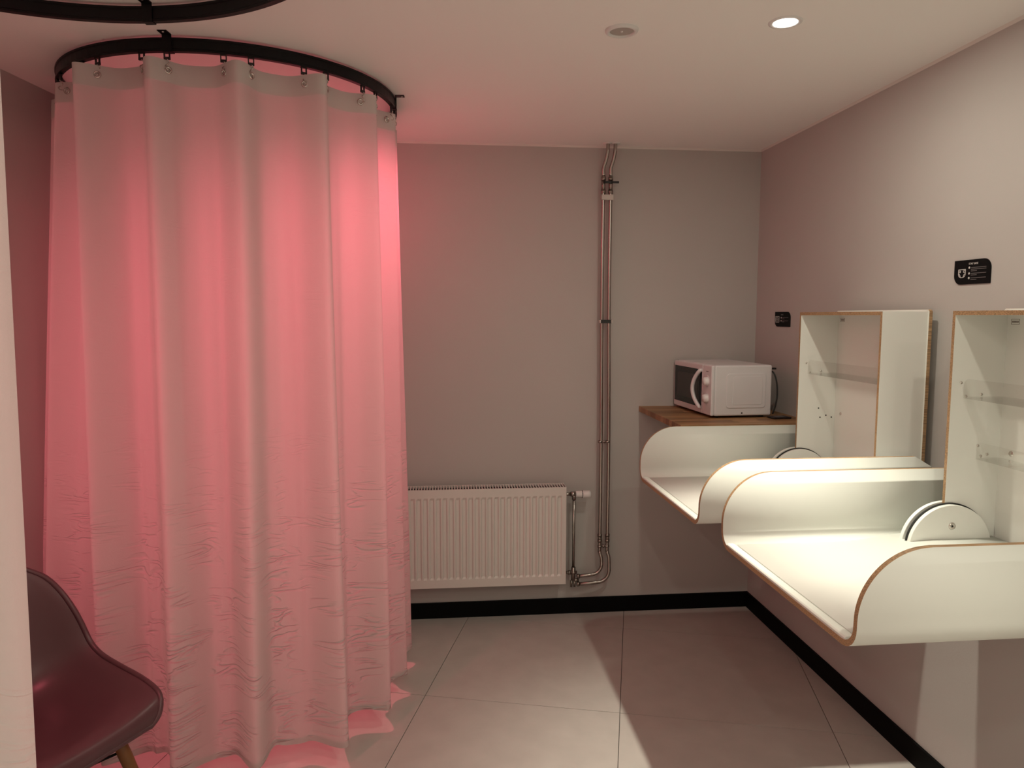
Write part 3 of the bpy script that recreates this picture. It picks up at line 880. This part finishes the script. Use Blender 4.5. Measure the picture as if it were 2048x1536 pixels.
# ------------------------------------------------------------------ wall signs
def sign(y0, y1, z0, z1, label, near):
    """leaf-shaped plate: top near corner and bottom far corner rounded"""
    w_, h_ = y1 - y0, z1 - z0
    t = thing('wall_sign', label, 'sign', (W, (y0 + y1) / 2, z0))
    O_ = (W, (y0 + y1) / 2, z0)
    r_ = .030
    pts = []
    # u runs from far (reading left) to near (reading right)
    U = lambda u, v: (y1 - u, z0 + v)
    pts.append(U(0, h_))
    for k in range(9):
        a = R(90 - 90 * k / 8); pts.append(U(w_ - r_ + r_ * math.cos(a), h_ - r_ + r_ * math.sin(a)))
    pts.append(U(w_, 0))
    for k in range(9):
        a = R(270 - 90 * k / 8); pts.append(U(r_ + r_ * math.cos(a), r_ + r_ * math.sin(a)))
    MB().prism(pts, 0, W - .0035, W).build('plate', 'sign_black', t, O_)
    xs = W - .0035
    def bar(u0, v0, u1, v1, mb):
        mb.box((xs - .0004, y1 - u1, z0 + v0), (xs - .00005, y1 - u0, z0 + v1))
    def line(pl, mb, wd=.0011):
        for (a, b), (c, d) in zip(pl[:-1], pl[1:]):
            L = math.hypot(c - a, d - b); nx, ny = -(d - b) / L * wd, (c - a) / L * wd
            q = [(a + nx, b + ny), (c + nx, d + ny), (c - nx, d - ny), (a - nx, b - ny)]
            mb.prism([(y1 - u, z0 + v) for u, v in q], 0, xs - .0005, xs - .00005)
    ic = MB()
    if near:                                            # nappy pictogram
        u0, u1, v0, v1 = .020, .051, .022, .047
        line([(u0, v1), (u1, v1), (u1, v0 + .009), (u1 - .004, v0 + .003), (u1 - .010, v0), (u0 + .010, v0), (u0 + .004, v0 + .003), (u0, v0 + .009), (u0, v1)], ic)
        line([(u0, v1 - .004), (u0 + .009, v1 - .004), (u0 + .009, v1 - .009), (u0, v1 - .009)], ic); line([(u1, v1 - .004), (u1 - .009, v1 - .004), (u1 - .009, v1 - .009), (u1, v1 - .009)], ic)
        line([(u0, v0 + .013), (u0 + .006, v0 + .009), (u0 + .010, v0)], ic); line([(u1, v0 + .013), (u1 - .006, v0 + .009), (u1 - .010, v0)], ic)
    else:                                               # oven pictogram
        u0, u1, v0, v1 = .008, .046, .022, .050
        line([(u0, v1), (u1, v1), (u1, v0), (u0, v0), (u0, v1)], ic)
        line([(u0 + .004, v1 - .007), (u1 - .010, v1 - .007), (u1 - .010, v0 + .006), (u0 + .004, v0 + .006), (u0 + .004, v1 - .007)], ic)
        line([(u0 + .004, v0 + .014), (u1 - .010, v0 + .014)], ic)
    ic.build('pictogram', 'sign_white', t, O_)
    bl = MB(); tx = MB()
    rows = ((.051, 3), (.033, 2), (.019, 2)) if near else ((.044, 2), (.029, 2))
    for v, nl in rows:
        bl.lathe([(0, -.0005), (.0036, -.0004), (.0036, 0)], (xs, y1 - .067, z0 + v), (1, 0, 0), 14)
        for k in range(nl):
            bar(.075, v - .001 - k * .0052, .139 if k < nl - 1 else .100, v + .001 - k * .0052, tx)
    bl.build('bullet', 'sign_white', t, O_)
    tx.build('small_print', 'sign_grey', t, O_)
    if near:
        cu = bpy.data.curves.new('heading_text', 'FONT')
        cu.body = 'STAY SAFE'; cu.size = .0085; cu.extrude = .0002
        ob = bpy.data.objects.new('heading_tmp', cu); COL.objects.link(ob)
        dg = bpy.context.evaluated_depsgraph_get()
        me = bpy.data.meshes.new_from_object(ob.evaluated_get(dg))
        bpy.data.objects.remove(ob)
        ho = bpy.data.objects.new('heading', me); COL.objects.link(ho); me.materials.append(MATS['sign_white'])
        ho.parent = t
        ho.rotation_euler = (R(90), 0, R(-90))
        ho.location = (xs - .0004 - W, y1 - .064 - O_[1], .0605)
    else:
        mb = MB(); bar(.064, .056, .088, .060, mb); mb.build('heading', 'sign_grey', t, O_)
    return t
sign(2.064, 2.220, 1.672, 1.748, 'black sign with nappy pictogram on the wall between the changing tables', True)
sign(3.318, 3.475, 1.520, 1.592, 'small black sign with oven pictogram on the wall above the microwave', False)

# ------------------------------------------------------------------ shell chair
def chair(loc, rz):
    t = thing('shell_chair', 'dark mauve moulded shell chair with wooden legs in front of the pink curtain', 'chair', loc, rz)
    # profile: (forward, height, half width, side curl, curl direction 0 up .. 1 forward)
    # profile rows: centre (forward, height), half width, rim point (forward, height)
    prof = [(.235, .385, .165, .235, .385), (.242, .405, .188, .242, .409), (.232, .428, .206, .233, .444), (.200, .436, .218, .203, .466), (.130, .428, .228, .132, .485), (.040, .416, .234, .040, .502), (-.050, .412, .237, -.030, .519),
            (-.120, .420, .238, -.066, .537), (-.170, .448, .238, -.088, .558), (-.200, .495, .237, -.103, .584), (-.222, .560, .233, -.116, .616), (-.240, .630, .225, -.136, .660), (-.256, .700, .213, -.168, .712), (-.270, .755, .195, -.209, .759),
            (-.278, .790, .162, -.244, .790), (-.283, .812, .120, -.263, .812), (-.285, .822, .070, -.276, .822)]
    P = smooth_path([(p[0], p[1], p[2]) for p in prof], 3)
    Q = smooth_path([(p[3] - p[0], p[4] - p[1], 0) for p in prof], 3)
    nu = 28
    mb = MB()
    for p, q in zip(P, Q):
        for k in range(nu + 1):
            u = -1 + 2 * k / nu
            c = abs(u) ** 2.6
            lip = max(0, (abs(u) - .93) / .07)
            mb.v.append((p.x + c * q.x, u * p.z + math.copysign(.007 * lip, u), p.y + c * q.y - .002 * lip))
    for i in range(len(P) - 1):
        for k in range(nu):
            mb.f.append([i * (nu + 1) + k, (i + 1) * (nu + 1) + k, (i + 1) * (nu + 1) + k + 1, i * (nu + 1) + k + 1]); mb.mi.append(0); mb.sm.append(True)
    sh = mb.build('shell', 'chair_shell', t)
    md = sh.modifiers.new('thick', 'SOLIDIFY'); md.thickness = .006; md.offset = 0
    md = sh.modifiers.new('sub', 'SUBSURF'); md.levels = 1; md.render_levels = 2
    # rolled rim
    ring = [mb.v[k] for k in range(nu + 1)] + [mb.v[i * (nu + 1) + nu] for i in range(1, len(P))] + [mb.v[(len(P) - 1) * (nu + 1) + k] for k in range(nu - 1, -1, -1)] + [mb.v[i * (nu + 1)] for i in range(len(P) - 2, 0, -1)]
    MB().tube(ring, .0085, 8, closed=True).build('rim', 'chair_shell', t)
    for sx, sy in ((1, 1), (1, -1), (-1, 1), (-1, -1)):
        top = Vector((.13 if sx > 0 else -.10, sy * .125, .405)); bot = Vector((.215 if sx > 0 else -.22, sy * .215, 0))
        MB().tube([top, top.lerp(bot, .3), bot], [.0165, .0185, .0115], 14).build('leg', 'chair_wood', t)
        MB().tube([top + Vector((0, 0, .02)), top.lerp(bot, .10)], .006, 8).build('leg_bolt', 'black_metal', t)
    mb = MB()
    def at(sx, sy, f):
        top = Vector((.13 if sx > 0 else -.10, sy * .125, .405)); bot = Vector((.215 if sx > 0 else -.22, sy * .215, 0)); return top.lerp(bot, f)
    mb.tube([at(1, 1, .25), at(-1, -1, .55)], .004, 8); mb.tube([at(1, -1, .25), at(-1, 1, .55)], .004, 8)
    mb.tube([at(1, 1, .08), at(1, -1, .08)], .004, 8); mb.tube([at(-1, 1, .08), at(-1, -1, .08)], .004, 8); mb.tube([at(1, 1, .08), at(-1, 1, .08)], .004, 8); mb.tube([at(1, -1, .08), at(-1, -1, .08)], .004, 8)
    mb.build('wire_brace', 'black_metal', t)
    return t
chair((-1.13, 2.06, 0), R(-27))
